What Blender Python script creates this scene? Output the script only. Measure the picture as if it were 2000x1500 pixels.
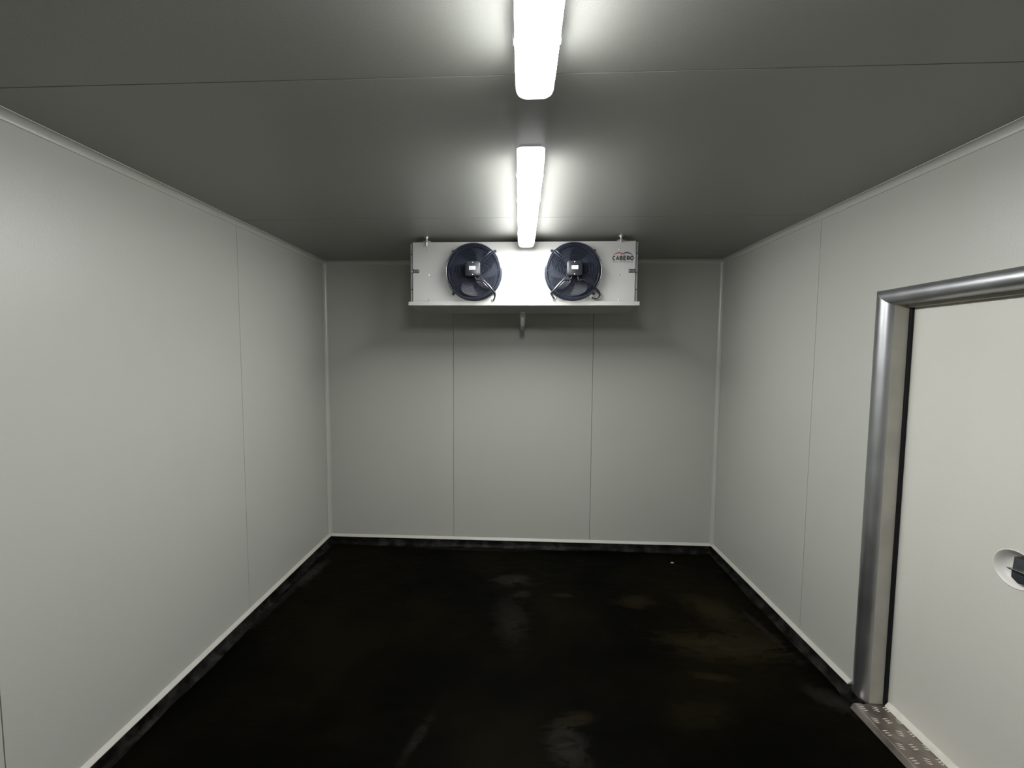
import bpy, bmesh, math, random
from mathutils import Vector, Matrix

random.seed(7)
S = bpy.context.scene
for o in list(bpy.data.objects):
    bpy.data.objects.remove(o)
COL = S.collection
PI = math.pi

# ------------------------------------------------------------------ camera
CAM = (0.021, 0.0, 1.702)
YAW, PITCH, ROLL = 0.0449, -0.0623, 0.0056
cd = bpy.data.cameras.new('camera')
cam = bpy.data.objects.new('camera', cd)
COL.objects.link(cam)
cd.sensor_fit = 'HORIZONTAL'
cd.sensor_width = 36.0
cd.lens = 782.69 / 2000 * 36
cd.shift_x = (1000 - 980.44) / 2000
cd.shift_y = (740.12 - 750) / 2000
cd.clip_start = 0.02
rx = Vector((math.cos(YAW), math.sin(YAW), 0))
fw = Vector((-math.sin(YAW), math.cos(YAW), 0))
upz = Vector((0, 0, 1))
fwd = math.cos(PITCH) * fw + math.sin(PITCH) * upz
up0 = -math.sin(PITCH) * fw + math.cos(PITCH) * upz
right = math.cos(ROLL) * rx + math.sin(ROLL) * up0
up = -math.sin(ROLL) * rx + math.cos(ROLL) * up0
m = Matrix((right, up, -fwd)).transposed().to_4x4()
m.translation = Vector(CAM)
cam.matrix_world = m
S.camera = cam

# ------------------------------------------------------------------ world, exposure
w = bpy.data.worlds.new('world')
S.world = w
w.use_nodes = True
w.node_tree.nodes['Background'].inputs[0].default_value = (0, 0, 0, 1)
w.node_tree.nodes['Background'].inputs[1].default_value = 0.0
S.view_settings.view_transform = 'Standard'
S.view_settings.look = 'None'
S.view_settings.exposure = 0.0
S.view_settings.gamma = 1.0
S.view_settings.use_curve_mapping = False
LAMP_STRENGTH = 158.0     # underside of the diffusers
LAMP_LOWER = 108.0        # lower sides
LAMP_UPPER = 2.0         # upper sides
LAMP_COLOR = (0.97, 0.985, 1.0, 1)

# ------------------------------------------------------------------ room numbers (metres)
XL, XR, D, H = -1.6894, 1.6998, 3.4589, 2.4932
YB = -1.09                      # wall behind the camera
SEAM_LEFT = [2.3856, 1.1826, -0.015]
SEAM_RIGHT = [2.3716, 1.171, -0.03]
SEAM_CEIL = [2.385, 1.190, -0.01]
SEAM_BACK = [-0.5576, 0.6424]
ZB = 0.075                      # top of the white floor strip
DY0, DY1, DZ = 0.95, 1.915, 1.935   # clear door opening
COVE = 0.031


# ------------------------------------------------------------------ materials
def new_mat(name):
    mt = bpy.data.materials.new(name)
    mt.use_nodes = True
    nt = mt.node_tree
    return mt, nt, nt.nodes['Principled BSDF']


def nd(nt, typ, **kw):
    n = nt.nodes.new(typ)
    for k, v in kw.items():
        setattr(n, k, v)
    return n


def mat(name, col, rough=0.5, metal=0.0, spec=0.5, var=0.04, scale=6.0, bump=0.0, bscale=400.0, rvar=0.0):
    """plain procedural material: noise-varied colour, optional fine relief"""
    mt, nt, b = new_mat(name)
    tc = nd(nt, 'ShaderNodeTexCoord')
    nz = nd(nt, 'ShaderNodeTexNoise')
    nz.inputs['Scale'].default_value = scale
    nz.inputs['Detail'].default_value = 4
    nt.links.new(tc.outputs['Object'], nz.inputs['Vector'])
    rp = nd(nt, 'ShaderNodeValToRGB')
    lo = [c * (1 - var) for c in col]
    hi = [min(1, c * (1 + var)) for c in col]
    rp.color_ramp.elements[0].color = (*lo, 1)
    rp.color_ramp.elements[1].color = (*hi, 1)
    rp.color_ramp.elements[0].position = 0.3
    rp.color_ramp.elements[1].position = 0.7
    nt.links.new(nz.outputs['Fac'], rp.inputs['Fac'])
    nt.links.new(rp.outputs['Color'], b.inputs['Base Color'])
    b.inputs['Roughness'].default_value = rough
    b.inputs['Metallic'].default_value = metal
    b.inputs['Specular IOR Level'].default_value = spec
    if rvar:
        mr = nd(nt, 'ShaderNodeMapRange')
        mr.inputs['To Min'].default_value = max(0, rough - rvar)
        mr.inputs['To Max'].default_value = min(1, rough + rvar)
        nt.links.new(nz.outputs['Fac'], mr.inputs['Value'])
        nt.links.new(mr.outputs['Result'], b.inputs['Roughness'])
    if bump:
        n2 = nd(nt, 'ShaderNodeTexNoise')
        n2.inputs['Scale'].default_value = bscale
        n2.inputs['Detail'].default_value = 2
        nt.links.new(tc.outputs['Object'], n2.inputs['Vector'])
        bp = nd(nt, 'ShaderNodeBump')
        bp.inputs['Strength'].default_value = bump
        bp.inputs['Distance'].default_value = 0.002
        nt.links.new(n2.outputs['Fac'], bp.inputs['Height'])
        nt.links.new(bp.outputs['Normal'], b.inputs['Normal'])
    return mt


M = {}
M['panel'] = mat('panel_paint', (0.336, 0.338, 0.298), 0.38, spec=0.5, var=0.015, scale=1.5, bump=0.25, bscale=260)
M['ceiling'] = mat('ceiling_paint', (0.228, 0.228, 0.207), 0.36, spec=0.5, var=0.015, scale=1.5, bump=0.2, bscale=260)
M['joint'] = mat('joint_foam', (0.05, 0.05, 0.045), 0.8, var=0.1)
M['cove'] = mat('cove_plastic', (0.345, 0.343, 0.305), 0.33, var=0.02)
M['strip'] = mat('strip_plastic', (0.37, 0.357, 0.318), 0.45, var=0.05, scale=14)
M['casing'] = mat('white_powder_coat', (0.290, 0.285, 0.269), 0.50, spec=0.2, var=0.015, bump=0.1, bscale=600)
M['metal'] = mat('brushed_aluminium', (0.43, 0.435, 0.44), 0.40, metal=1.0, var=0.06, scale=9, rvar=0.06)
M['steel'] = mat('bright_steel', (0.75, 0.75, 0.74), 0.22, metal=1.0, var=0.04, scale=30)
M['zinc'] = mat('zinc_plated_steel', (0.55, 0.55, 0.53), 0.4, metal=1.0, var=0.1, scale=40)
M['darksteel'] = mat('dark_latch_metal', (0.07, 0.075, 0.08), 0.35, metal=0.6, var=0.15, scale=30)
M['tread'] = mat('tread_aluminium', (0.33, 0.285, 0.255), 0.40, metal=1.0, var=0.25, scale=16, rvar=0.1)
M['treadbar'] = mat('tread_bar_aluminium', (0.70, 0.68, 0.65), 0.26, metal=1.0, var=0.08, scale=20)
M['reveal'] = mat('reveal_paint', (0.36, 0.345, 0.295), 0.5, var=0.10, scale=7)
M['leaf'] = mat('door_leaf_paint', (0.47, 0.463, 0.41), 0.40, var=0.02, scale=2, bump=0.2, bscale=260)
M['cup'] = mat('handle_cup_plastic', (0.52, 0.50, 0.46), 0.4, var=0.02)
M['rubber'] = mat('black_rubber', (0.006, 0.006, 0.007), 0.6, spec=0.2, var=0.1)
M['seal'] = mat('grey_seal_rubber', (0.50, 0.48, 0.42), 0.55, var=0.08, scale=20)
M['black'] = mat('black_wire_coating', (0.014, 0.018, 0.028), 0.25, spec=0.5, var=0.05)  # black tinted blue to paint the lamp haze over the fans
M['blade'] = mat('fan_blade_black', (0.008, 0.010, 0.0165), 0.40, spec=0.3, var=0.08)  # blue lift in the black stands in for lamp haze
M['shroud'] = mat('fan_shroud_black', (0.008, 0.010, 0.0165), 0.45, spec=0.25, var=0.08)  # same painted bluish haze as on the blades
M['motor'] = mat('motor_box_plastic', (0.010, 0.0112, 0.0145), 0.42, spec=0.3, var=0.05)
M['cable'] = mat('cable_black', (0.012, 0.012, 0.014), 0.28, var=0.05)
M['paper'] = mat('label_paper', (0.32, 0.32, 0.315), 0.6, var=0.05, scale=60)
M['inkblack'] = mat('ink_black', (0.008, 0.008, 0.009), 0.5)
M['inkgrey'] = mat('ink_grey', (0.12, 0.12, 0.12), 0.5)
M['inkred'] = mat('ink_red', (0.26, 0.045, 0.05), 0.5)
M['inkblue'] = mat('ink_blue', (0.022, 0.016, 0.06), 0.5)
M['pvc'] = mat('grey_pvc', (0.45, 0.455, 0.45), 0.4, var=0.03)
M['housing'] = mat('lamp_housing_plastic', (0.65, 0.66, 0.66), 0.45, var=0.02)
M['plaster'] = mat('plaster_chip', (0.30, 0.31, 0.31), 0.8, var=0.15, scale=80)


def lamp_material():
    """opal diffuser: brightest on its underside, dimmer up its sides towards the housing"""
    mt, nt, b = new_mat('lit_diffuser')
    tc = nd(nt, 'ShaderNodeTexCoord')
    sp = nd(nt, 'ShaderNodeSeparateXYZ')
    nt.links.new(tc.outputs['Object'], sp.inputs[0])
    mr = nd(nt, 'ShaderNodeMapRange')
    mr.inputs['From Min'].default_value = -0.036
    mr.inputs['From Max'].default_value = -0.070
    mr.inputs['To Min'].default_value = LAMP_UPPER
    mr.inputs['To Max'].default_value = LAMP_LOWER
    nt.links.new(sp.outputs['Z'], mr.inputs['Value'])
    m2 = nd(nt, 'ShaderNodeMapRange')
    m2.inputs['From Min'].default_value = -0.0705
    m2.inputs['From Max'].default_value = -0.0780
    m2.inputs['To Min'].default_value = 0.0
    m2.inputs['To Max'].default_value = LAMP_STRENGTH - LAMP_LOWER
    nt.links.new(sp.outputs['Z'], m2.inputs['Value'])
    ad = nd(nt, 'ShaderNodeMath', operation='ADD')
    nt.links.new(mr.outputs['Result'], ad.inputs[0])
    nt.links.new(m2.outputs['Result'], ad.inputs[1])
    # the LED strip stops short of the moulded ends
    ab = nd(nt, 'ShaderNodeMath', operation='ABSOLUTE')
    nt.links.new(sp.outputs['Y'], ab.inputs[0])
    me_ = nd(nt, 'ShaderNodeMapRange')
    me_.inputs['From Min'].default_value = 0.470
    me_.inputs['From Max'].default_value = 0.530
    me_.inputs['To Min'].default_value = 1.0
    me_.inputs['To Max'].default_value = 0.012
    nt.links.new(ab.outputs[0], me_.inputs['Value'])
    mu = nd(nt, 'ShaderNodeMath', operation='MULTIPLY')
    nt.links.new(ad.outputs[0], mu.inputs[0])
    nt.links.new(me_.outputs['Result'], mu.inputs[1])
    mx = nd(nt, 'ShaderNodeMath', operation='MAXIMUM')
    nt.links.new(mu.outputs[0], mx.inputs[0])
    mx.inputs[1].default_value = 1.6
    b.inputs['Base Color'].default_value = (0.8, 0.8, 0.8, 1)
    b.inputs['Roughness'].default_value = 0.4
    b.inputs['Emission Color'].default_value = LAMP_COLOR
    nt.links.new(mx.outputs[0], b.inputs['Emission Strength'])
    return mt


M['lit'] = lamp_material()


def floor_material(name, kerb=False):
    """dark damp screed with trowel marks and pale cement smears of their own shape, plus a painted lamp reflection"""
    mt, nt, b = new_mat(name)
    tc = nd(nt, 'ShaderNodeTexCoord')

    def noise(scale, detail=6, rough=0.6, dist=0.0, stretch=(1, 1, 1), rot=0):
        mp = nd(nt, 'ShaderNodeMapping')
        mp.inputs['Scale'].default_value = stretch
        mp.inputs['Rotation'].default_value = (0, 0, rot)
        nt.links.new(tc.outputs['Object'], mp.inputs['Vector'])
        n = nd(nt, 'ShaderNodeTexNoise')
        n.inputs['Scale'].default_value = scale
        n.inputs['Detail'].default_value = detail
        n.inputs['Roughness'].default_value = rough
        n.inputs['Distortion'].default_value = dist
        nt.links.new(mp.outputs['Vector'], n.inputs['Vector'])
        return n.outputs['Fac']

    def ramp(val, a, c, va=0.0, vb=1.0):
        r = nd(nt, 'ShaderNodeMapRange')
        r.interpolation_type = 'SMOOTHSTEP'
        r.inputs['From Min'].default_value = a
        r.inputs['From Max'].default_value = c
        r.inputs['To Min'].default_value = va
        r.inputs['To Max'].default_value = vb
        nt.links.new(val, r.inputs['Value'])
        return r.outputs['Result']

    def math2(op, a, c):
        n = nd(nt, 'ShaderNodeMath', operation=op)
        for i, q in enumerate((a, c)):
            if isinstance(q, (int, float)):
                n.inputs[i].default_value = q
            else:
                nt.links.new(q, n.inputs[i])
        return n.outputs[0]

    def mix(fac, a, c):
        n = nd(nt, 'ShaderNodeMix', data_type='RGBA')
        nt.links.new(fac, n.inputs[0])
        for i, q in ((6, a), (7, c)):
            if isinstance(q, tuple):
                n.inputs[i].default_value = (*q, 1)
            else:
                nt.links.new(q, n.inputs[i])
        return n.outputs[2]

    big = noise(1.1, 5, 0.55)
    streak = noise(5.0, 8, 0.7, 1.2, (1.0, 3.0, 1.0), 0.3)
    fine = noise(38, 6, 0.7)
    if kerb:
        col = mix(ramp(noise(9, 6, 0.7), 0.40, 0.66), (0.0020, 0.0019, 0.0015), (0.018, 0.0172, 0.015))
    else:
        col = mix(ramp(big, 0.40, 0.66), (0.0008, 0.0007, 0.0003), (0.0030, 0.0025, 0.0008))

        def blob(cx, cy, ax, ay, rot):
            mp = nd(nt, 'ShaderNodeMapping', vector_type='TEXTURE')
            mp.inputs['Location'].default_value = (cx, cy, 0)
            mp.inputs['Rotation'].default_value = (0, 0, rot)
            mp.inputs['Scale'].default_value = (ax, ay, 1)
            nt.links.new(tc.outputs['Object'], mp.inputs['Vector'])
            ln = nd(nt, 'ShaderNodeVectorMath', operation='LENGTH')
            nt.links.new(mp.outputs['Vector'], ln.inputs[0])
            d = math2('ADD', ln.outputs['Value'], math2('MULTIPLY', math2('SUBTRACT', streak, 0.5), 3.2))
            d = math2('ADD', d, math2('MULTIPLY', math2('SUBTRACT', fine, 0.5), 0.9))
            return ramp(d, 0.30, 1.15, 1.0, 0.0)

        olive = (0.026, 0.022, 0.009)
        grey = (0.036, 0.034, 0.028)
        spots = [(0.83, 2.70, 0.15, 0.10, 0.2, olive, 0.55), (1.33, 2.66, 0.20, 0.13, -0.5, olive, 0.6),
                 (1.25, 2.30, 0.42, 0.13, -0.06, olive, 0.75), (1.40, 2.47, 0.28, 0.16, -0.7, olive, 0.45),
                 (1.05, 2.07, 0.13, 0.03, -0.1, olive, 0.5), (0.24, 1.66, 0.10, 0.13, 0.3, grey, 0.5),
                 (0.30, 1.78, 0.10, 0.05, 0.3, olive, 0.5), (-0.42, 1.66, 0.03, 0.13, -0.35, grey, 0.32),
                 (-0.03, 2.93, 0.17, 0.09, 0.1, grey, 0.55), (-1.58, 2.93, 0.07, 0.22, -0.08, grey, 0.85),
                 (-1.62, 2.55, 0.04, 0.30, -0.05, grey, 0.5), (-0.02, 2.47, 0.13, 0.26, 0.1, grey, 0.30),  # second spot here is a painted lamp reflection, not a smear
                 (0.05, 2.75, 0.07, 0.05, 0.0, grey, 0.4), (0.35, 2.75, 0.08, 0.03, 0.0, grey, 0.35),
                 (1.58, 1.95, 0.12, 0.07, -0.6, grey, 0.6), (1.55, 2.45, 0.03, 0.30, 0.15, grey, 0.35),
                 (0.9, 1.85, 0.2, 0.1, 0.3, olive, 0.25), (-0.4, 3.38, 0.6, 0.025, 0.0, grey, 0.4)]
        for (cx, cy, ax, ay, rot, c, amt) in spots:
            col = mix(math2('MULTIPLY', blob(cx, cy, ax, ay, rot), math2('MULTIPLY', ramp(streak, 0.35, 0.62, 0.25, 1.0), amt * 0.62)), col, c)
        col = mix(ramp(fine, 0.74, 0.80, 0.0, 0.5), col, (0.02, 0.02, 0.017))
    nt.links.new(col, b.inputs['Base Color'])
    nt.links.new(ramp(streak, 0.3, 0.7, 0.38, 0.62), b.inputs['Roughness'])
    b.inputs['Specular IOR Level'].default_value = 0.022 if not kerb else 0.06
    bp = nd(nt, 'ShaderNodeBump')
    bp.inputs['Strength'].default_value = 0.35
    bp.inputs['Distance'].default_value = 0.006
    nt.links.new(math2('ADD', streak, math2('MULTIPLY', fine, 0.3)), bp.inputs['Height'])
    nt.links.new(bp.outputs['Normal'], b.inputs['Normal'])
    return mt


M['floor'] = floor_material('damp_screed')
M['kerb'] = floor_material('kerb_mortar', True)


# ------------------------------------------------------------------ mesh helpers
def link(name, bm, material, parent=None, smooth=False, loc=None):
    me = bpy.data.meshes.new(name)
    bmesh.ops.recalc_face_normals(bm, faces=bm.faces[:])
    bm.to_mesh(me)
    bm.free()
    if smooth:
        for p in me.polygons:
            p.use_smooth = True
        try:
            me.set_sharp_from_angle(angle=math.radians(40))
        except Exception:
            pass
    me.materials.append(M[material])
    o = bpy.data.objects.new(name, me)
    COL.objects.link(o)
    if loc:
        o.location = loc
    if parent:
        o.parent = parent
    return o


def share(src, name, parent, loc=(0, 0, 0), rot=(0, 0, 0)):
    o = src.copy()
    o.name = name
    COL.objects.link(o)
    o.parent = parent
    o.location = loc
    o.rotation_euler = rot
    return o


def empty(name, loc=(0, 0, 0)):
    o = bpy.data.objects.new(name, None)
    o.empty_display_size = 0.1
    COL.objects.link(o)
    o.location = loc
    return o


def thing(o, label, cat, group=None):
    o['label'] = label
    o['category'] = cat
    if group:
        o['group'] = group
    return o


def struct(o, label=None):
    o['kind'] = 'structure'
    if label:
        o['label'] = label
    return o


def box(bm, x0, x1, y0, y1, z0, z1, bev=0.0, seg=2):
    r = bmesh.ops.create_cube(bm, size=1)
    vs = r['verts']
    for v in vs:
        v.co = Vector(((x0 + x1) / 2 + v.co.x * (x1 - x0), (y0 + y1) / 2 + v.co.y * (y1 - y0), (z0 + z1) / 2 + v.co.z * (z1 - z0)))
    if bev > 0:
        es = list({e for v in vs for e in v.link_edges})
        bmesh.ops.bevel(bm, geom=es, offset=bev, segments=seg, affect='EDGES', profile=0.5)


def boxobj(name, material, parent, x0, x1, y0, y1, z0, z1, bev=0.0, seg=2):
    bm = bmesh.new()
    box(bm, x0, x1, y0, y1, z0, z1, bev, seg)
    return link(name, bm, material, parent)


def loft(bm, rings, closed_ring=True, cap=True):
    """rings: list of equal-length point lists"""
    vr = [[bm.verts.new(p) for p in r] for r in rings]
    n = len(vr[0])
    for a, b2 in zip(vr, vr[1:]):
        for i in range(n if closed_ring else n - 1):
            j = (i + 1) % n
            bm.faces.new((a[i], a[j], b2[j], b2[i]))
    if cap:
        bm.faces.new(vr[0])
        bm.faces.new(list(reversed(vr[-1])))
    return vr


def tube(bm, pts, r, seg=10, cap=True):
    pts = [Vector(p) for p in pts]
    rings = []
    prev = None
    for i, p in enumerate(pts):
        t = (pts[min(i + 1, len(pts) - 1)] - pts[max(i - 1, 0)]).normalized()
        if prev is None:
            a = t.orthogonal().normalized()
        else:
            a = (prev - t * prev.dot(t)).normalized()
        prev = a
        b2 = t.cross(a)
        rings.append([p + r * (math.cos(2 * PI * k / seg) * a + math.sin(2 * PI * k / seg) * b2) for k in range(seg)])
    loft(bm, rings, True, cap)


def smooth_path(pts, n=8):
    """Catmull-Rom through the points"""
    P = [Vector(p) for p in pts]
    P = [P[0] * 2 - P[1]] + P + [P[-1] * 2 - P[-2]]
    out = []
    for i in range(1, len(P) - 2):
        for k in range(n):
            t = k / n
            a, b2, c, d = P[i - 1], P[i], P[i + 1], P[i + 2]
            out.append(0.5 * ((2 * b2) + (c - a) * t + (2 * a - 5 * b2 + 4 * c - d) * t * t + (3 * b2 - a - 3 * c + d) * t ** 3))
    out.append(P[-2])
    return out


def ring_y(bm, cx, cy, cz, R, r, seg=64, rs=6):
    """torus whose axis is Y"""
    vs = []
    for i in range(seg):
        a = 2 * PI * i / seg
        vs.append([bm.verts.new((cx + (R + r * math.cos(q)) * math.cos(a), cy + r * math.sin(q), cz + (R + r * math.cos(q)) * math.sin(a)))
                   for q in [2 * PI * k / rs for k in range(rs)]])
    for i in range(seg):
        for k in range(rs):
            A, B = vs[i], vs[(i + 1) % seg]
            bm.faces.new((A[k], A[(k + 1) % rs], B[(k + 1) % rs], B[k]))


def lathe(bm, prof, axis_fn, seg=48, cap0=False, cap1=False):
    """prof: list of (radius, along); axis_fn(r*cos, r*sin, along) -> point"""
    rings = [[axis_fn(r * math.cos(2 * PI * k / seg), r * math.sin(2 * PI * k / seg), h) for k in range(seg)] for r, h in prof]
    vr = loft(bm, rings, True, False)
    if cap0:
        bm.faces.new(vr[0])
    if cap1:
        bm.faces.new(vr[-1])


def prism(bm, poly, fn, t0, t1, bev=0.0):
    """extrude polygon poly (2D) between t0 and t1; fn(u, v, t) -> point"""
    a = [bm.verts.new(fn(u, v, t0)) for u, v in poly]
    b2 = [bm.verts.new(fn(u, v, t1)) for u, v in poly]
    n = len(poly)
    fs = [bm.faces.new(a), bm.faces.new(list(reversed(b2)))]
    for i in range(n):
        fs.append(bm.faces.new((a[i], b2[i], b2[(i + 1) % n], a[(i + 1) % n])))
    if bev:
        es = list({e for f in fs for e in f.edges})
        bmesh.ops.recalc_face_normals(bm, faces=bm.faces[:])
        bmesh.ops.bevel(bm, geom=es, offset=bev, segments=2, affect='EDGES', profile=0.5)


# ------------------------------------------------------------------ room shell
GAP = 0.0014
T = 0.02          # facing thickness
BEV = 0.0008

# floor
bm = bmesh.new()
nx, ny = 40, 50
gx = [XL - 0.1 + (XR + 0.3 - XL) * i / nx for i in range(nx + 1)]
gy = [YB - 0.1 + (D - YB + 0.2) * j / ny for j in range(ny + 1)]
gv = [[bm.verts.new((x, y, 0.0)) for y in gy] for x in gx]
for i in range(nx):
    for j in range(ny):
        bm.faces.new((gv[i][j], gv[i + 1][j], gv[i + 1][j + 1], gv[i][j + 1]))
ext = bmesh.ops.extrude_face_region(bm, geom=bm.faces[:])
for g in ext['geom']:
    if isinstance(g, bmesh.types.BMVert):
        g.co.z -= 0.05
floor = struct(link('floor', bm, 'floor'), 'dark damp screed floor with pale cement smears and a painted lamp reflection')

# ceiling
ceil = struct(boxobj('ceiling', 'joint', None, XL - 0.1, XR + 0.1, YB - 0.1, D + 0.1, H + T, H + 0.1),
              'light grey insulated panel ceiling')
ys = [D + 0.02] + SEAM_CEIL + [YB - 0.02]
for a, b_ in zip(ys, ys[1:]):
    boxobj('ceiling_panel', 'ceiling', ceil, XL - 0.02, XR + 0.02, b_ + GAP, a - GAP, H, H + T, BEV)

# back wall
wb = struct(boxobj('wall_back', 'joint', None, XL - 0.1, XR + 0.1, D + T, D + 0.1, -0.02, H + 0.02),
            'grey insulated panel wall behind the cooler')
xs = [XL - 0.02] + SEAM_BACK + [XR + 0.02]
for a, b_ in zip(xs, xs[1:]):
    boxobj('wall_panel', 'panel', wb, a + GAP, b_ - GAP, D, D + T, 0, H + 0.01, BEV)

# wall behind the camera
wf = struct(boxobj('wall_front', 'joint', None, XL - 0.1, XR + 0.1, YB - 0.1, YB - T, -0.02, H + 0.02),
            'grey insulated panel wall facing the cooler')
for a, b_ in zip(xs, xs[1:]):
    boxobj('wall_panel', 'panel', wf, a + GAP, b_ - GAP, YB - T, YB, 0, H + 0.01, BEV)

# left wall
wl = struct(boxobj('wall_left', 'joint', None, XL - 0.1, XL - T, YB - 0.1, D + 0.1, -0.02, H + 0.02),
            'grey insulated panel wall on the left')
ys = [D + 0.02] + SEAM_LEFT + [YB - 0.02]
for a, b_ in zip(ys, ys[1:]):
    boxobj('wall_panel', 'panel', wl, XL - T, XL, b_ + GAP, a - GAP, 0, H + 0.01, BEV)

# right wall with the door opening
OY0, OY1, OZ = DY0 - 0.035, DY1 + 0.035, DZ + 0.035      # rough opening hidden by the frame
bm = bmesh.new()
prism(bm, [(YB - 0.1, -0.02), (OY0, -0.02), (OY0, OZ), (OY1, OZ), (OY1, -0.02), (D + 0.1, -0.02), (D + 0.1, H + 0.02), (YB - 0.1, H + 0.02)],
      lambda u, v, t: (t, u, v), XR + T, XR + 0.092)
wr = struct(link('wall_right', bm, 'joint'), 'grey insulated panel wall with the cold room door')
boxobj('wall_panel', 'panel', wr, XR, XR + T, SEAM_RIGHT[0] + GAP, D + 0.02, 0, H + 0.01, BEV)
s0, s1 = SEAM_RIGHT[1] + GAP, SEAM_RIGHT[0] - GAP
bm = bmesh.new()
prism(bm, [(OY1, 0), (s1, 0), (s1, H + 0.01), (s0, H + 0.01), (s0, OZ), (OY1, OZ)], lambda u, v, t: (t, u, v), XR, XR + T, BEV)
link('wall_panel', bm, 'panel', wr)
s0, s1 = SEAM_RIGHT[2] + GAP, SEAM_RIGHT[1] - GAP
bm = bmesh.new()
prism(bm, [(s0, 0), (OY0, 0), (OY0, OZ), (s1, OZ), (s1, H + 0.01), (s0, H + 0.01)], lambda u, v, t: (t, u, v), XR, XR + T, BEV)
link('wall_panel', bm, 'panel', wr)
boxobj('wall_panel', 'panel', wr, XR, XR + T, YB - 0.02, SEAM_RIGHT[2] - GAP, 0, H + 0.01, BEV)

# concave corner coves
NC = 9


def cove_profile(c, lip=0.0035):
    """(u away from wall A along B, v away from B along A): thin snapped-in concave quarter profile"""
    pts = [(0, c), (lip, c)]
    for k in range(NC + 1):
        a = PI / 2 * k / NC
        # concave arc centred at (c, c)
        pts.append((c - (c - lip) * math.cos(a), c - (c - lip) * math.sin(a)))
    pts += [(c, 0), (0, 0)]
    return pts


def cove(idx, fn, t0, t1, label, c=COVE):
    bm = bmesh.new()
    prism(bm, cove_profile(c), fn, t0, t1)
    o = link('trim_%d' % idx, bm, 'cove', smooth=True)
    return struct(o, label)


g = 0.0008   # hairline so the profile's rims read as an edge
cv_l = cove(1, lambda u, v, t: (XL + g + u, t, H - g - v), YB, D - 0.01, 'white concave cove trim between left wall and ceiling')
cv_r = cove(2, lambda u, v, t: (XR - g - u, t, H - g - v), YB, D - 0.01, 'white concave cove trim between right wall and ceiling')
cv_b = cove(3, lambda u, v, t: (t, D - g - u, H - g - v), XL + 0.01, XR - 0.01, 'white concave cove trim between back wall and ceiling')
cv_f = cove(4, lambda u, v, t: (t, YB + g + u, H - g - v), XL + 0.01, XR - 0.01, 'white concave cove trim above the wall facing the cooler')
cv_lb = cove(5, lambda u, v, t: (XL + g + u, D - g - v, t), ZB - 0.006, H - 0.03, 'white vertical cove trim in the left back corner')
cv_rb = cove(6, lambda u, v, t: (XR - g - u, D - g - v, t), ZB - 0.006, H - 0.03, 'white vertical cove trim in the right back corner')
cove(7, lambda u, v, t: (XL + g + u, YB + g + v, t), ZB - 0.006, H - 0.03, 'white vertical cove trim in the left front corner')
cove(8, lambda u, v, t: (XR - g - u, YB + g + v, t), ZB - 0.006, H - 0.03, 'white vertical cove trim in the right front corner')


def corner_cap(par, x, y, z, sx, sy):
    """small rounded end piece where three coves meet: a sphere octant facing the room"""
    bm = bmesh.new()
    n = 8
    c = COVE + 0.002
    grid = []
    for i in range(n + 1):
        row = []
        for j in range(n + 1):
            a, b2 = PI / 2 * i / n, PI / 2 * j / n
            d = Vector((math.cos(a) * math.cos(b2), math.sin(a) * math.cos(b2), math.sin(b2)))
            # concave: room-side centre at (c, c, c) minus radius, softened towards the corner
            p = Vector((c, c, c)) - d * (c * 0.93)
            row.append(bm.verts.new((x + sx * p.x, y + sy * p.y, z - p.z)))
        grid.append(row)
    for i in range(n):
        for j in range(n):
            bm.faces.new((grid[i][j], grid[i + 1][j], grid[i + 1][j + 1], grid[i][j + 1]))
    bmesh.ops.remove_doubles(bm, verts=bm.verts[:], dist=1e-5)
    ex = bmesh.ops.solidify(bm, geom=bm.faces[:], thickness=0.003)
    return link('corner_cap', bm, 'cove', par, smooth=True)


corner_cap(cv_l, XL, D, H, 1, -1)
corner_cap(cv_r, XR, D, H, -1, -1)

# white floor strips with the dark mortar kerb below
STRIP = [(0, ZB), (0.004, ZB + 0.001), (0.0225, ZB - 0.0135), (0.0235, ZB - 0.0165), (0.0205, ZB - 0.0175), (0, ZB - 0.015)]


def KERB_RIGHT(u, v, t):
    return (XR - 0.0005 - u, t, v)


def kerb_rows(t0, t1, fn):
    """mortar fillet from under the strip to the floor, a little uneven along its length"""
    bm = bmesh.new()
    n = max(8, int((t1 - t0) / 0.03))
    rows = []
    ph = random.random() * 9
    for i in range(n + 1):
        t = t0 + (t1 - t0) * i / n
        wv = 0.5 + 0.28 * math.sin(t * 5.1 + ph) + 0.2 * math.sin(t * 13.7 + ph * 2) + random.uniform(-0.12, 0.12)
        foot = 0.030 + 0.022 * wv
        zt = ZB - 0.019
        if fn is KERB_RIGHT and t < DY1 + 0.085:
            zt = 0.030 + 0.026 * max(0.0, (t - DY1) / 0.085)
        rows.append([fn(u, z, t) for u, z in [(0.0, zt), (0.0175, zt), (0.0185, zt * 0.78), (0.021 + 0.006 * wv, zt * 0.46), (0.025 + 0.009 * wv, zt * 0.21), (foot, 0.004), (foot + 0.02, -0.003), (0.0, -0.003)]])
    loft(bm, rows, True, True)
    return bm


def baseboard(name, fn, t0, t1, label, k0=None):
    bm = bmesh.new()
    prism(bm, STRIP, fn, t0, t1)
    o = struct(link(name, bm, 'strip'), label)
    link('mortar_kerb', kerb_rows(k0 if k0 is not None else t0, t1, fn), 'kerb', o, smooth=True)
    return o


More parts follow.
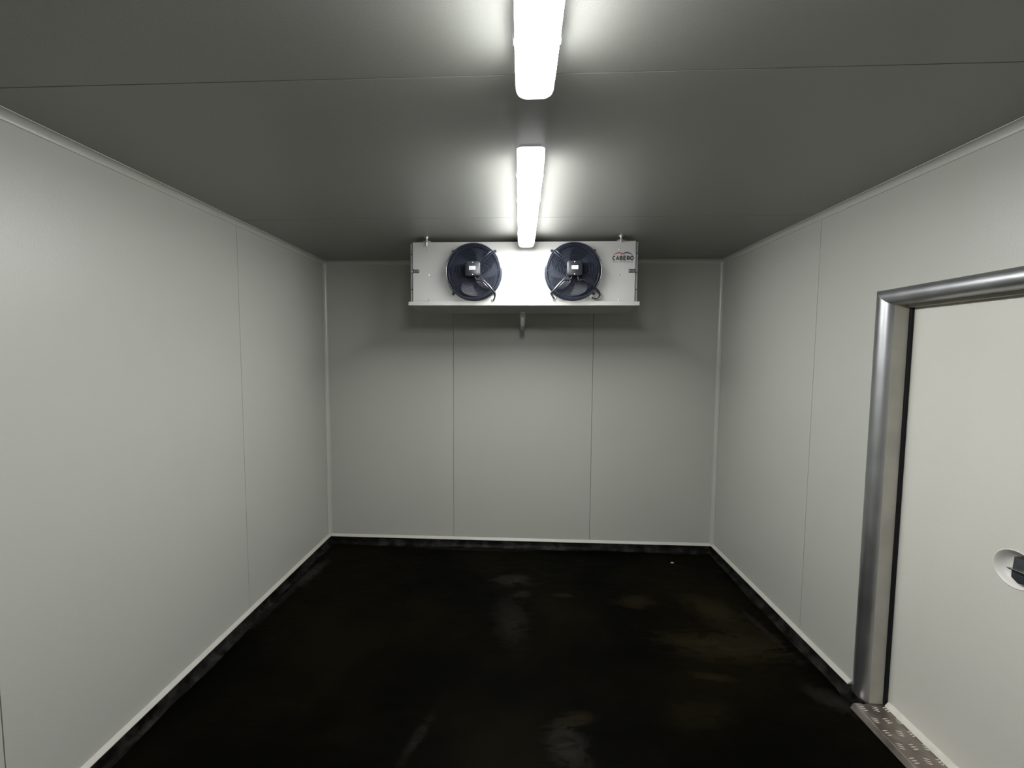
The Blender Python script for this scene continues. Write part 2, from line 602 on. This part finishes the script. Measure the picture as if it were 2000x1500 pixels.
g2 = 0.0005
baseboard('baseboard_left', lambda u, v, t: (XL + g2 + u, t, v), YB + 0.022, D - 0.001, 'white floor strip over dark mortar kerb along the left wall')
baseboard('baseboard_back', lambda u, v, t: (t, D - g2 - u, v), XL + 0.0225, XR - 0.0225, 'white floor strip over dark mortar kerb along the back wall')
baseboard('baseboard_front', lambda u, v, t: (t, YB + g2 + u, v), XL + 0.0225, XR - 0.0225, 'white floor strip over dark mortar kerb facing the cooler')
baseboard('baseboard_right', KERB_RIGHT, DY1 + 0.074, D - 0.001, 'white floor strip over dark mortar kerb between door and back corner', DY1 - 0.004)
baseboard('baseboard_right_near', lambda u, v, t: (XR - g2 - u, t, v), YB + 0.022, DY0 - 0.074, 'white floor strip over dark mortar kerb on the near side of the door')

# ------------------------------------------------------------------ door
door = struct(empty('door_1', (XR, (DY0 + DY1) / 2, 0)), 'pale cold room door in a rounded aluminium frame')
dl = Vector(door.location)


def local(o):
    """child built in world coordinates under the door empty"""
    o.matrix_parent_inverse = Matrix.Translation(-dl)
    return o


PROF = [(0.070, 0.0), (0.070, -0.003), (0.064, -0.0095), (0.055, -0.0145), (0.044, -0.0175), (0.033, -0.0175), (0.023, -0.0145),
        (0.014, -0.0085), (0.007, 0.001), (0.002, 0.013), (0.0, 0.022), (0.030, 0.022), (0.030, 0.0)]
ZP = 0.026   # top of threshold plate
FR_TOP = 0.0


def frame_member(kind):
    bm = bmesh.new()
    if kind == 'far':
        r0 = [(XR + b2, DY1 + a, 0.002) for a, b2 in PROF]
        r1 = [(XR + b2, DY1 + a, DZ + a) for a, b2 in PROF]
    elif kind == 'near':
        r0 = [(XR + b2, DY0 - a, 0.002) for a, b2 in PROF]
        r1 = [(XR + b2, DY0 - a, DZ + a) for a, b2 in PROF]
    else:
        r0 = [(XR + b2, DY1 + a - 0.0006, DZ + a) for a, b2 in PROF]
        r1 = [(XR + b2, DY0 - a, DZ + a) for a, b2 in PROF]
    loft(bm, [r0, r1])
    return local(link({'far': 'frame_jamb', 'near': 'frame_jamb', 'head': 'frame_head'}[kind], bm, 'metal', door, smooth=True))


frame_member('far')
frame_member('near')
frame_member('head')
XLEAF = XR + 0.098
# reveals
local(boxobj('reveal', 'reveal', door, XR + 0.020, XR + 0.094, DY1, DY1 + 0.03, 0.002, DZ + 0.03))
local(boxobj('reveal', 'reveal', door, XR + 0.020, XR + 0.094, DY0 - 0.03, DY0, 0.002, DZ + 0.03))
local(boxobj('reveal', 'reveal', door, XR + 0.020, XR + 0.094, DY0, DY1, DZ, DZ + 0.03))
# rubber gaskets
local(boxobj('gasket', 'rubber', door, XR + 0.083, XLEAF - 0.0005, DY1 - 0.011, DY1 + 0.004, ZP + 0.001, DZ, 0.003))
local(boxobj('gasket', 'rubber', door, XR + 0.083, XLEAF - 0.0005, DY0 - 0.004, DY0 + 0.013, ZP + 0.001, DZ, 0.003))
local(boxobj('head_shade_lip', 'reveal', door, XR + 0.066, XLEAF - 0.0005, DY0 + 0.013, DY1 - 0.013, DZ - 0.014, DZ + 0.001, 0.002))  # lip added to widen the shaded band under the head

# leaf with a round cut-out
HC = (1.470, 0.943)     # handle cup centre (y, z)
HR = 0.066
bm = bmesh.new()
outer = [(DY0 - 0.05, 0.034), (DY1 + 0.05, 0.034), (DY1 + 0.05, DZ + 0.05), (DY0 - 0.05, DZ + 0.05)]
vo = [bm.verts.new((XLEAF, y, z)) for y, z in outer]
vi = [bm.verts.new((XLEAF, HC[0] + HR * math.cos(2 * PI * k / 48), HC[1] + HR * math.sin(2 * PI * k / 48))) for k in range(48)]
eds = [bm.edges.new((vo[i], vo[(i + 1) % 4])) for i in range(4)] + [bm.edges.new((vi[i], vi[(i + 1) % 48])) for i in range(48)]
bmesh.ops.triangle_fill(bm, edges=eds, use_beauty=True)
ex = bmesh.ops.extrude_face_region(bm, geom=bm.faces[:])
for q in ex['geom']:
    if isinstance(q, bmesh.types.BMVert):
        q.co.x += 0.08
leaf = local(link('door_leaf', bm, 'leaf', door))
# handle cup: dished ring
bm = bmesh.new()
lathe(bm, [(HR + 0.0035, -0.0012), (HR + 0.0005, -0.0022), (HR - 0.003, 0.0), (HR - 0.008, 0.010), (HR - 0.018, 0.022), (HR - 0.032, 0.029), (0.012, 0.031)],
      lambda a, b2, h: (XLEAF + h, HC[0] + a, HC[1] + b2), 48, False, True)
cup = link('handle_cup', bm, 'cup', leaf, smooth=True)
# latch: dark block with a bright lever
bm = bmesh.new()
prism(bm, [(HC[0] + 0.004, HC[1] + 0.047), (HC[0] + 0.007, HC[1] + 0.004), (HC[0] + 0.009, HC[1] - 0.004), (HC[0] + 0.009, HC[1] - 0.032),
           (HC[0] - 0.012, HC[1] - 0.046), (HC[0] - 0.050, HC[1] - 0.036), (HC[0] - 0.050, HC[1] + 0.044)],
      lambda u, v, t: (t, u, v), XLEAF - 0.004, XLEAF + 0.0285, 0.002)
latch = link('latch', bm, 'darksteel', leaf, smooth=True)
bm = bmesh.new()
prism(bm, [(HC[0] + 0.020, HC[1] - 0.0005), (HC[0] + 0.012, HC[1] + 0.0025), (HC[0] - 0.052, HC[1] + 0.004), (HC[0] - 0.052, HC[1] - 0.004), (HC[0] + 0.012, HC[1] - 0.0035)],
      lambda u, v, t: (t, u, v), XLEAF - 0.012, XLEAF - 0.003, 0.0008)
link('lever', bm, 'steel', leaf, smooth=True)
# sweep seal at the foot of the leaf
bm = bmesh.new()
prism(bm, [(XLEAF - 0.020, ZP + 0.002), (XLEAF - 0.0005, ZP + 0.002), (XLEAF - 0.0005, ZP + 0.026), (XLEAF - 0.004, ZP + 0.026), (XLEAF - 0.019, ZP + 0.007)],
      lambda u, v, t: (u, t, v), DY0 + 0.014, DY1 - 0.016)
link('sweep_seal', bm, 'seal', leaf, smooth=True)

# ------------------------------------------------------------------ threshold tread plate
tp = thing(empty('threshold_plate', (XR, (DY0 + DY1) / 2, 0)), 'worn aluminium tread plate on the sill under the cold room door', 'threshold')
tl = Vector(tp.location)
bm = bmesh.new()
prism(bm, [(1.632, 0.002), (1.638, 0.002), (1.648, ZP - 0.005), (1.652, ZP - 0.003), (XLEAF + 0.02, ZP - 0.003), (XLEAF + 0.02, ZP), (1.650, ZP), (1.645, ZP - 0.002)],
      lambda u, v, t: (u - tl.x, t - tl.y, v), DY0 + 0.002, DY1 - 0.002)
link('plate', bm, 'tread', tp)


def lens_bar(bm, cx, cy, L, W, hh, ang):
    n = 8
    ca, sa = math.cos(ang), math.sin(ang)
    top, bot_a, bot_b = [], [], []
    for i in range(n + 1):
        s = -1 + 2 * i / n
        wv = W * (1 - s * s) ** 0.6
        hv = hh * (1 - s * s) ** 0.8
        def P(u, v, z):
            return (cx + ca * u - sa * v, cy + sa * u + ca * v, z)
        top.append(bm.verts.new(P(s * L, 0, hv)))
        bot_a.append(bm.verts.new(P(s * L, wv + 0.0002, -0.0004)))
        bot_b.append(bm.verts.new(P(s * L, -wv - 0.0002, -0.0004)))
    for i in range(n):
        bm.faces.new((top[i], top[i + 1], bot_a[i + 1], bot_a[i]))
        bm.faces.new((top[i + 1], top[i], bot_b[i], bot_b[i + 1]))


def tread_group(ang):
    bm = bmesh.new()
    for k in (-1, 0, 1):
        off = k * 0.0105
        lens_bar(bm, -math.sin(ang) * off, math.cos(ang) * off, 0.0135, 0.0036, 0.0022, ang)
    return bm


tb = [link('tread_bar', tread_group(0.12), 'treadbar', tp, smooth=True), link('tread_bar', tread_group(-0.30), 'treadbar', tp, smooth=True)]
used = [False, False]
for i, yy in enumerate([1.884 - 0.0613 * k for k in range(15)]):
    for j, xx in enumerate((1.670, 1.724, 1.776)):
        kk = (i + j) % 2
        loc = (xx - tl.x, yy - tl.y, ZP)
        if not used[kk]:
            tb[kk].location = loc
            used[kk] = True
        else:
            share(tb[kk], 'tread_bar', tp, loc)

# ------------------------------------------------------------------ ceiling lights
def rrect(x0, x1, y0, y1, r, n=6):
    pts = []
    for cx, cy, a0 in ((x1 - r, y1 - r, 0), (x0 + r, y1 - r, PI / 2), (x0 + r, y0 + r, PI), (x1 - r, y0 + r, 1.5 * PI)):
        for k in range(n + 1):
            a = a0 + PI / 2 * k / n
            pts.append((cx + r * math.cos(a), cy + r * math.sin(a)))
    return pts


LEN, WID = 1.185, 0.112


def batten(y0, label):
    t = thing(empty('light_batten', (0.0555, y0 + LEN / 2, H)), label, 'light', 'ceiling light battens')
    hw, hl = WID / 2, LEN / 2
    bm = bmesh.new()
    loft(bm, [[(x, y, z) for x, y in rrect(-hw + i, hw - i, -hl + i, hl - i, 0.022)] for z, i in ((-0.0005, 0.010), (-0.005, 0.010), (-0.006, 0.006), (-0.010, 0.006))])
    link('housing', bm, 'housing', t, smooth=True)
    bm = bmesh.new()
    loft(bm, [[(x, y, z) for x, y in rrect(-hw + i, hw - i, -hl + i, hl - i, r)] for z, i, r in
              ((-0.0065, 0.001, 0.022), (-0.045, 0.002, 0.022), (-0.060, 0.004, 0.022), (-0.070, 0.008, 0.022), (-0.077, 0.015, 0.02), (-0.080, 0.024, 0.018))])
    link('diffuser', bm, 'lit', t, smooth=True)
    for s in (-1, 1):
        for yy in (-0.42, -0.14, 0.14, 0.42):
            bm = bmesh.new()
            x = s * hw
            prism(bm, [(x + s * 0.001, -0.016), (x + s * 0.0045, -0.020), (x + s * 0.0045, -0.036), (x + s * 0.0015, -0.042), (x + s * 0.0005, -0.036)],
                  lambda u, v, q: (u, q, v), yy - 0.009, yy + 0.009)
            link('clip', bm, 'steel', t)
    return t


batten(1.572, 'long lit ceiling light batten ending just in front of the cooler')
batten(1.190 - LEN, 'long lit ceiling light batten nearest the camera, cut by the top edge')

# ------------------------------------------------------------------ evaporator / cooler
EY = 2.780
EX0, EX1, EZ0, EZ1 = -0.726, 0.793, 2.050, 2.465
EB = 3.10
ev = thing(empty('evaporator_unit', (0.0335, (EY + EB) / 2, 2.01)), 'white ceiling-hung cooling unit with two black fans on the back wall side', 'cooling unit')
el = Vector(ev.location)
EI = Matrix.Translation(-el)


def E(o):
    """children are built in world coordinates"""
    o.matrix_parent_inverse = EI
    return o


E(boxobj('casing', 'casing', ev, EX0 - 0.018, EX1 + 0.018, EY + 0.013, EB, EZ0 + 0.008, EZ1 - 0.004, 0.002))
E(boxobj('front_panel', 'casing', ev, EX0, EX1, EY, EY + 0.0125, EZ0 + 0.002, EZ1, 0.003))
# coil fins at the rear are hidden; a dark intake grille closes the back
bm = bmesh.new()
for k in range(60):
    x = EX0 + 0.02 + k * (EX1 - EX0 - 0.04) / 59
    box(bm, x - 0.002, x + 0.002, EB, EB + 0.012, EZ0 + 0.03, EZ1 - 0.03)
E(link('intake_fins', bm, 'zinc', ev))
# drip tray: upturned lip in front, floor sloping down to the back
TX0, TX1 = -0.751, 0.820
bm = bmesh.new()
prof = [(EY - 0.016, 2.059), (EY - 0.0145, 2.060), (EY - 0.013, 2.059), (EY - 0.013, 2.0365), (EB + 0.02, 2.0175), (EB + 0.02, 2.045), (EB + 0.022, 2.045), (EB + 0.022, 2.0145),
        (EY - 0.0145, 2.0330), (EY - 0.016, 2.0345)]
prism(bm, prof, lambda u, v, t: (t, u, v), TX0, TX1)
tray = E(link('drip_tray', bm, 'casing', ev))
for x0 in (TX0 - 0.0015, TX1):
    bm = bmesh.new()
    prism(bm, [(EY - 0.016, 2.060), (EB + 0.022, 2.046), (EB + 0.022, 2.0145), (EY - 0.0145, 2.0330), (EY - 0.016, 2.0345)], lambda u, v, t: (t, u, v), x0, x0 + 0.0015)
    o = link('tray_end', bm, 'casing', tray)
# drain outlet and pipe
bm = bmesh.new()
px, py = 0.037, 3.055
lathe(bm, [(0.011, 2.020), (0.0215, 2.0185), (0.0215, 2.010), (0.016, 2.009), (0.016, 2.000)], lambda a, b2, h: (px + a, py + b2, h), 20, True, True)
o = link('drain_outlet', bm, 'zinc', tray, smooth=True)
bm = bmesh.new()
path = [(px, py, 2.004), (px, py, 1.985), (px, py, 1.958)]
for k in range(1, 8):
    a = PI / 2 * k / 7
    path.append((px, py + 0.03 * (1 - math.cos(a)), 1.958 - 0.03 * math.sin(a)))
path += [(px, py + 0.15, 1.926), (px, D - 0.002, 1.921)]
tube(bm, path, 0.0175, 20)
lathe(bm, [(0.0215, 2.001), (0.0215, 1.976), (0.0195, 1.974)], lambda a, b2, h: (px + a, py + b2, h), 20, True, True)
E(link('drain_pipe', bm, 'pvc', ev, smooth=True))
# screws on the front panel
scr0 = None
for (x, z) in [(-0.618, 2.417), (-0.615, 2.244), (-0.613, 2.070), (0.059, 2.241), (0.683, 2.411), (0.684, 2.239), (0.688, 2.070), (0.040, 2.070)]:
    if scr0 is None:
        bm = bmesh.new()
        lathe(bm, [(0.0058, 0.0), (0.0052, 0.002), (0.003, 0.003)], lambda a, b2, h: (a, -h, b2), 12, True, True)
        scr0 = link('screw', bm, 'zinc', ev, smooth=True)
        o = scr0
    else:
        o = share(scr0, 'screw', ev)
    o.matrix_parent_inverse = Matrix.Identity(4)
    o.location = Vector((x, EY, z)) - el
for (x, z) in [(EX0 - 0.010, 2.385), (EX0 - 0.009, 2.145), (EX1 + 0.011, 2.385), (EX1 + 0.010, 2.145)]:
    bm = bmesh.new()
    lathe(bm, [(0.0048, 0.0), (0.0040, 0.0015), (0.001, 0.002)], lambda a, b2, h: (x + a, EY + 0.013 - h, z + b2), 10, True, True)
    E(link('rivet', bm, 'rubber', ev, smooth=True))


def latch_clip(s, x_edge, z):
    """sprung toggle latch bridging front panel and casing end"""
    bm = bmesh.new()

    def bar(p, q, y0, y1, z0, z1):
        e0, e1 = sorted((x_edge - s * p, x_edge - s * q))
        box(bm, e0, e1, y0, y1, z0, z1, 0.0006)

    bar(0.046, 0.006, EY - 0.005, EY, z - 0.0115, z - 0.0075)
    bar(0.046, 0.006, EY - 0.005, EY, z + 0.0075, z + 0.0115)
    bar(0.046, 0.041, EY - 0.006, EY, z - 0.0115, z + 0.0115)
    bar(0.014, 0.002, EY - 0.009, EY, z - 0.0125, z + 0.0125)
    o = E(link('toggle_latch', bm, 'darksteel', ev))
    bm = bmesh.new()
    bar(0.038, 0.015, EY - 0.003, EY, z - 0.006, z + 0.006)
    bar(-0.001, -0.014, EY - 0.007, EY + 0.012, z - 0.008, z + 0.008)
    link('latch_tab', bm, 'steel', o)


latch_clip(-1, EX0, 2.268)
latch_clip(1, EX1, 2.266)


def hanger(x, y, long_bolt):
    bm = bmesh.new()
    box(bm, x - 0.026, x + 0.026, y - 0.016, y + 0.05, EZ1 - 0.001, EZ1 + 0.0025, 0.0005)
    lathe(bm, [(0.019, H - 0.0005), (0.019, H - 0.004), (0.0085, H - 0.0045), (0.0085, H - 0.012), (0.0045, H - 0.0125), (0.0045, EZ1 - (0.030 if long_bolt else 0.012))],
          lambda a, b2, h: (x + a, y - 0.008 + b2, h), 6 if False else 14, True, True)
    lathe(bm, [(0.0095, EZ1 + 0.0027), (0.0095, EZ1 + 0.010)], lambda a, b2, h: (x + a, y - 0.008 + b2, h), 6, True, True)
    E(link('hanger_bracket', bm, 'zinc', ev, smooth=True))


hanger(-0.625, EY - 0.004, True)
hanger(0.690, EY - 0.004, False)
hanger(-0.625, EB - 0.06, False)
hanger(0.690, EB - 0.06, False)

# --- fans
FR = 0.184
FYF = 2.697      # front plane of the guard


def dome(r):
    return FYF + 0.018 * (r / 0.172) ** 5


def fan(cx, cz, mirror):
    s = -1 if mirror else 1
    # shroud: black nozzle ring with a closed dark back
    bm = bmesh.new()
    lathe(bm, [(0.192, EY - 0.0005), (0.190, EY - 0.006), (0.180, EY - 0.008), (0.174, EY - 0.020), (0.170, EY - 0.018), (0.166, EY - 0.002), (0.02, EY - 0.0015)],
          lambda a, b2, h: (cx + a, h, cz + b2), 64, False, True)
    E(link('fan_shroud', bm, 'shroud', ev, smooth=True))
    # rotor with blades
    bm = bmesh.new()
    lathe(bm, [(0.052, EY - 0.003), (0.052, EY - 0.046), (0.046, EY - 0.052), (0.01, EY - 0.053)], lambda a, b2, h: (cx + a, h, cz + b2), 40, True, True)
    rot = E(link('fan_rotor', bm, 'blade', ev, smooth=True))
    for k in range(5):
        bm = bmesh.new()
        a0 = 2 * PI * k / 5 + 0.35
        rows = []
        for i in range(9):
            r = 0.048 + (0.160 - 0.048) * i / 8
            sweep = s * 0.45 * (i / 8) ** 1.3
            half = 0.42 - 0.03 * i / 8 if i < 8 else 0.30
            rows.append([(r, a0 + sweep + half * (-1 + 2 * j / 6), EY - 0.028 + s * 0.014 * (-1 + 2 * j / 6)) for j in range(7)])
        vv = [[bm.verts.new((cx + r * math.cos(a), y, cz + r * math.sin(a))) for r, a, y in row] for row in rows]
        for i in range(8):
            for j in range(6):
                bm.faces.new((vv[i][j], vv[i][j + 1], vv[i + 1][j + 1], vv[i + 1][j]))
        bmesh.ops.solidify(bm, geom=bm.faces[:], thickness=0.002)
        b_ = link('fan_blade', bm, 'blade', rot, smooth=True)
    # guard: outer rims, radial wires and feet
    bm = bmesh.new()
    ring_y(bm, cx, 2.722, cz, FR, 0.0034, 72, 8)
    ring_y(bm, cx, 2.752, cz, FR + 0.003, 0.003, 72, 8)
    guard = E(link('fan_guard', bm, 'black', ev, smooth=True))
    # rings
    r = 0.062
    while r < 0.180:
        bm = bmesh.new()
        ring_y(bm, cx, dome(r), cz, r, 0.0014, 64, 6)
        o = link('guard_ring', bm, 'black', guard, smooth=True)
        r += 0.0098
    # spokes: pairs on the diagonals that bend back to the panel, single ones on the axes
    for k in (0, 1, 3, 4, 5, 7):
        a = PI / 4 * k
        diag = k % 2 == 1
        offs = (-0.0075, 0.0075) if diag else (0,)
        bm = bmesh.new()
        for off in offs:
            def P(rr, y):
                return (cx + rr * math.cos(a) - off * math.sin(a), y, cz + rr * math.sin(a) + off * math.cos(a))
            qs = (0.06, 0.09, 0.12, 0.14, 0.155, 0.165, 0.173, 0.178) if diag else (0.150, 0.158, 0.165, 0.173, 0.178)
            pts = ([P(0.040, FYF + 0.003)] if diag else []) + [P(q, dome(q) + 0.0028) for q in qs] + [P(0.186, 2.727)]
            if diag:
                pts += [P(0.190, 2.745), P(0.195, EY - 0.010), P(0.204, EY - 0.004)]
            else:
                pts += [P(0.189, 2.752)]
            tube(bm, pts, 0.0021, 6)
        if diag:
            # foot tab with bolt
            ux, uz = math.cos(a), math.sin(a)
            lathe(bm, [(0.0085, EY - 0.0003), (0.0085, EY - 0.005), (0.005, EY - 0.0055), (0.005, EY - 0.009)],
                  lambda p, q, h: (cx + 0.204 * ux + p, h, cz + 0.204 * uz + q), 10, True, True)
        o = link('guard_spoke', bm, 'black', guard, smooth=True)
    # motor terminal box
    bm = bmesh.new()
    poly = rrect(-0.051, 0.051, -0.050, 0.050, 0.018, 5)
    loft(bm, [[(cx + u * q, y, cz + 0.006 + v * q) for u, v in poly] for y, q in ((FYF + 0.012, 0.98), (FYF - 0.020, 1.0), (FYF - 0.026, 0.97), (FYF - 0.029, 0.88))])
    lathe(bm, [(0.050, FYF + 0.030), (0.052, FYF + 0.010)], lambda p, q, h: (cx + p, h, cz + q), 32, True, True)
    mb = E(link('motor_box', bm, 'motor', ev, smooth=True))
    bm = bmesh.new()
    box(bm, cx - 0.0215, cx + 0.0215, FYF - 0.0305, FYF - 0.0290, cz - 0.002, cz + 0.022)
    o = link('rating_label', bm, 'paper', mb)
    for i, wv in enumerate((0.030, 0.022, 0.034, 0.026)):
        bm = bmesh.new()
        z = cz + 0.017 - i * 0.0048
        box(bm, cx - 0.018, cx - 0.018 + wv, FYF - 0.0308, FYF - 0.0304, z - 0.0007, z + 0.0007)
        o = link('print_line', bm, 'inkgrey', mb)
    for dz in (0.046, -0.033):
        bm = bmesh.new()
        lathe(bm, [(0.0042, FYF - 0.028), (0.0042, FYF - 0.0305), (0.002, FYF - 0.031)], lambda p, q, h: (cx + p, h, cz + dz + q), 10, True, True)
        o = link('cover_screw', bm, 'steel', mb, smooth=True)
    return mb


mb1 = fan(-0.2985, 2.257, False)
mb2 = fan(0.3725, 2.258, True)


def cable(name, pts, r, grommet=None, mtl='cable'):
    bm = bmesh.new()
    tube(bm, smooth_path(pts, 7), r, 10)
    o = E(link(name, bm, mtl, ev, smooth=True))
    if grommet:
        gx, gz = grommet
        bm = bmesh.new()
        lathe(bm, [(0.0135, EY - 0.0003), (0.0125, EY - 0.004), (0.008, EY - 0.008)], lambda p, q, h: (gx + p, h, gz + q), 16, True, True)
        p = link('grommet', bm, 'pvc', o, smooth=True)


# conduits from each motor out to the panel, plus the loose loop by the right fan
cable('fan_cable', [(-0.283, 2.688, 2.218), (-0.278, 2.686, 2.200), (-0.262, 2.686, 2.189), (-0.236, 2.685, 2.188), (-0.197, 2.686, 2.161), (-0.163, 2.69, 2.121), (-0.151, 2.71, 2.099), (-0.158, 2.755, 2.078), (-0.168, EY - 0.002, 2.072)], 0.0062, (-0.168, 2.072))
cable('fan_cable', [(0.357, 2.688, 2.218), (0.352, 2.686, 2.200), (0.336, 2.686, 2.191), (0.304, 2.685, 2.190), (0.268, 2.686, 2.157), (0.234, 2.69, 2.116), (0.226, 2.71, 2.103), (0.238, 2.755, 2.089), (0.252, EY - 0.002, 2.083)], 0.0062, (0.252, 2.083))
cable('fan_cable', [(0.395, 2.690, 2.218), (0.399, 2.690, 2.196), (0.408, 2.690, 2.187), (0.428, 2.692, 2.192), (0.450, 2.695, 2.184), (0.490, 2.704, 2.158), (0.523, 2.722, 2.138), (0.548, 2.742, 2.114), (0.546, 2.752, 2.090), (0.523, 2.762, 2.082), (0.501, EY - 0.002, 2.090)], 0.0058, (0.501, 2.090))

# --- printed lettering and emblem
LX0, LX1 = 0.638, 0.777


def text_mesh(body, size, weight, width, x0, z0, depth, material, name, spacing=1.0):
    cu = bpy.data.curves.new(name, 'FONT')
    cu.body = body
    cu.size = size
    cu.offset = weight
    cu.space_character = spacing
    cu.extrude = 0.0002
    tmp = bpy.data.objects.new(name, cu)
    COL.objects.link(tmp)
    bpy.context.view_layer.update()
    dg = bpy.context.evaluated_depsgraph_get()
    me = bpy.data.meshes.new_from_object(tmp.evaluated_get(dg))
    bpy.data.objects.remove(tmp)
    xs_ = [v.co.x for v in me.vertices]
    mn, mx = min(xs_), max(xs_)
    f = width / (mx - mn)
    for v in me.vertices:
        x, y, z = v.co
        v.co = (x0 + (x - mn) * f, EY - depth - z, z0 + y)
    me.materials.clear()
    me.materials.append(M[material])
    o = bpy.data.objects.new(name, me)
    COL.objects.link(o)
    return o


def arc_pts(cx, cz, rx_, rz_, a0, a1, n=10):
    return [(cx + rx_ * math.cos(math.radians(a0 + (a1 - a0) * i / n)), cz + rz_ * math.sin(math.radians(a0 + (a1 - a0) * i / n))) for i in range(n + 1)]


STROKES = {   # unit cell 0..1 wide and high, drawn on stroke centre lines
    'C': [arc_pts(0.53, 0.5, 0.41, 0.41, 48, 312, 16)],
    'A': [[(0.08, 0.09), (0.5, 0.93), (0.92, 0.09)], [(0.24, 0.33), (0.76, 0.33)]],
    'B': [[(0.17, 0.09), (0.17, 0.91)], [(0.17, 0.91), (0.56, 0.91)] + arc_pts(0.56, 0.71, 0.24, 0.20, 80, -90, 8) + [(0.17, 0.51)],
          [(0.17, 0.51), (0.60, 0.51)] + arc_pts(0.60, 0.30, 0.27, 0.21, 80, -90, 8) + [(0.17, 0.09)]],
    'E': [[(0.85, 0.91), (0.18, 0.91), (0.18, 0.09), (0.85, 0.09)], [(0.18, 0.51), (0.78, 0.51)]],
    'R': [[(0.17, 0.05), (0.17, 0.91), (0.56, 0.91)] + arc_pts(0.56, 0.68, 0.27, 0.23, 80, -90, 8) + [(0.17, 0.45)], [(0.52, 0.45), (0.88, 0.05)]],
    'O': [arc_pts(0.5, 0.5, 0.42, 0.41, 0, 360, 24)],
}


def stroke_word(word, x0, x1, z0, hgt, thick, name, material):
    bm = bmesh.new()
    n = len(word)
    cell = (x1 - x0) / (n - 0.16)
    wd = cell * 0.84
    for i, chx in enumerate(word):
        for pl in STROKES[chx]:
            P = [Vector((x0 + i * cell + u * wd, z0 + v * hgt)) for u, v in pl]
            closed = (P[0] - P[-1]).length < 1e-6
            L, R_ = [], []
            for k, p in enumerate(P):
                a = P[k] - P[k - 1] if k > 0 else (P[-1] - P[-2] if closed else P[1] - P[0])
                c = P[k + 1] - P[k] if k < len(P) - 1 else (P[1] - P[0] if closed else P[-1] - P[-2])
                a, c = a.normalized(), c.normalized()
                t = (a + c)
                t = t.normalized() if t.length > 1e-6 else a
                nv = Vector((-t.y, t.x))
                sc = min(1.6, 1 / max(0.5, abs(nv.dot(Vector((-a.y, a.x))))))
                L.append(p + nv * thick / 2 * sc)
                R_.append(p - nv * thick / 2 * sc)
            for k in range(len(P) - 1):
                prism(bm, [tuple(L[k]), tuple(R_[k]), tuple(R_[k + 1]), tuple(L[k + 1])], lambda u, v, t: (u, t, v), EY - 0.0008, EY - 0.0001)
    return link(name, bm, material, None)


logo = stroke_word('CABERO', LX0, LX1, 2.3365, 0.0300, 0.0070, 'logo', 'inkblack')
logo.parent = ev
E(logo)
logo['label'] = 'black bold lettering under a red and a dark blue arc'
tg = text_mesh('HEAT EXCHANGER', 0.0115, 0.0004, LX1 - LX0 - 0.004, LX0 + 0.002, 2.3225, 0.0006, 'inkgrey', 'tagline', 1.5)
tg.parent = logo


def arc_band(x0, x1, zbase, rise, tmax, material, yoff):
    bm = bmesh.new()
    n = 20
    up_, lo_ = [], []
    for i in range(n + 1):
        t = i / n
        x = x0 + (x1 - x0) * t
        zc = zbase + rise * math.sin(PI * t) ** 0.9
        th = tmax * (0.35 + 0.65 * math.sin(PI * t))
        up_.append((x, zc))
        lo_.append((x, zc - th))
    prism(bm, up_ + lo_[::-1], lambda u, v, t: (u, t, v), EY - yoff, EY - 0.0001)
    o = link('logo_arc', bm, material, logo)


arc_band(0.641, 0.722, 2.3715, 0.0195, 0.0095, 'inkred', 0.0006)
arc_band(0.692, 0.772, 2.3725, 0.0195, 0.0095, 'inkblue', 0.0004)

# ------------------------------------------------------------------ small chip on the floor
bm = bmesh.new()
bmesh.ops.create_icosphere(bm, subdivisions=2, radius=1)
for v in bm.verts:
    k = 1 + random.uniform(-0.25, 0.25)
    v.co = Vector((v.co.x * 0.013 * k, v.co.y * 0.008 * k, max(-0.0035, v.co.z * 0.005 * k)))
chip = link('plaster_chip', bm, 'plaster', None, loc=(1.279, 3.241, 0.0035))
thing(chip, 'tiny pale chip lying on the dark floor near the right back corner', 'debris')
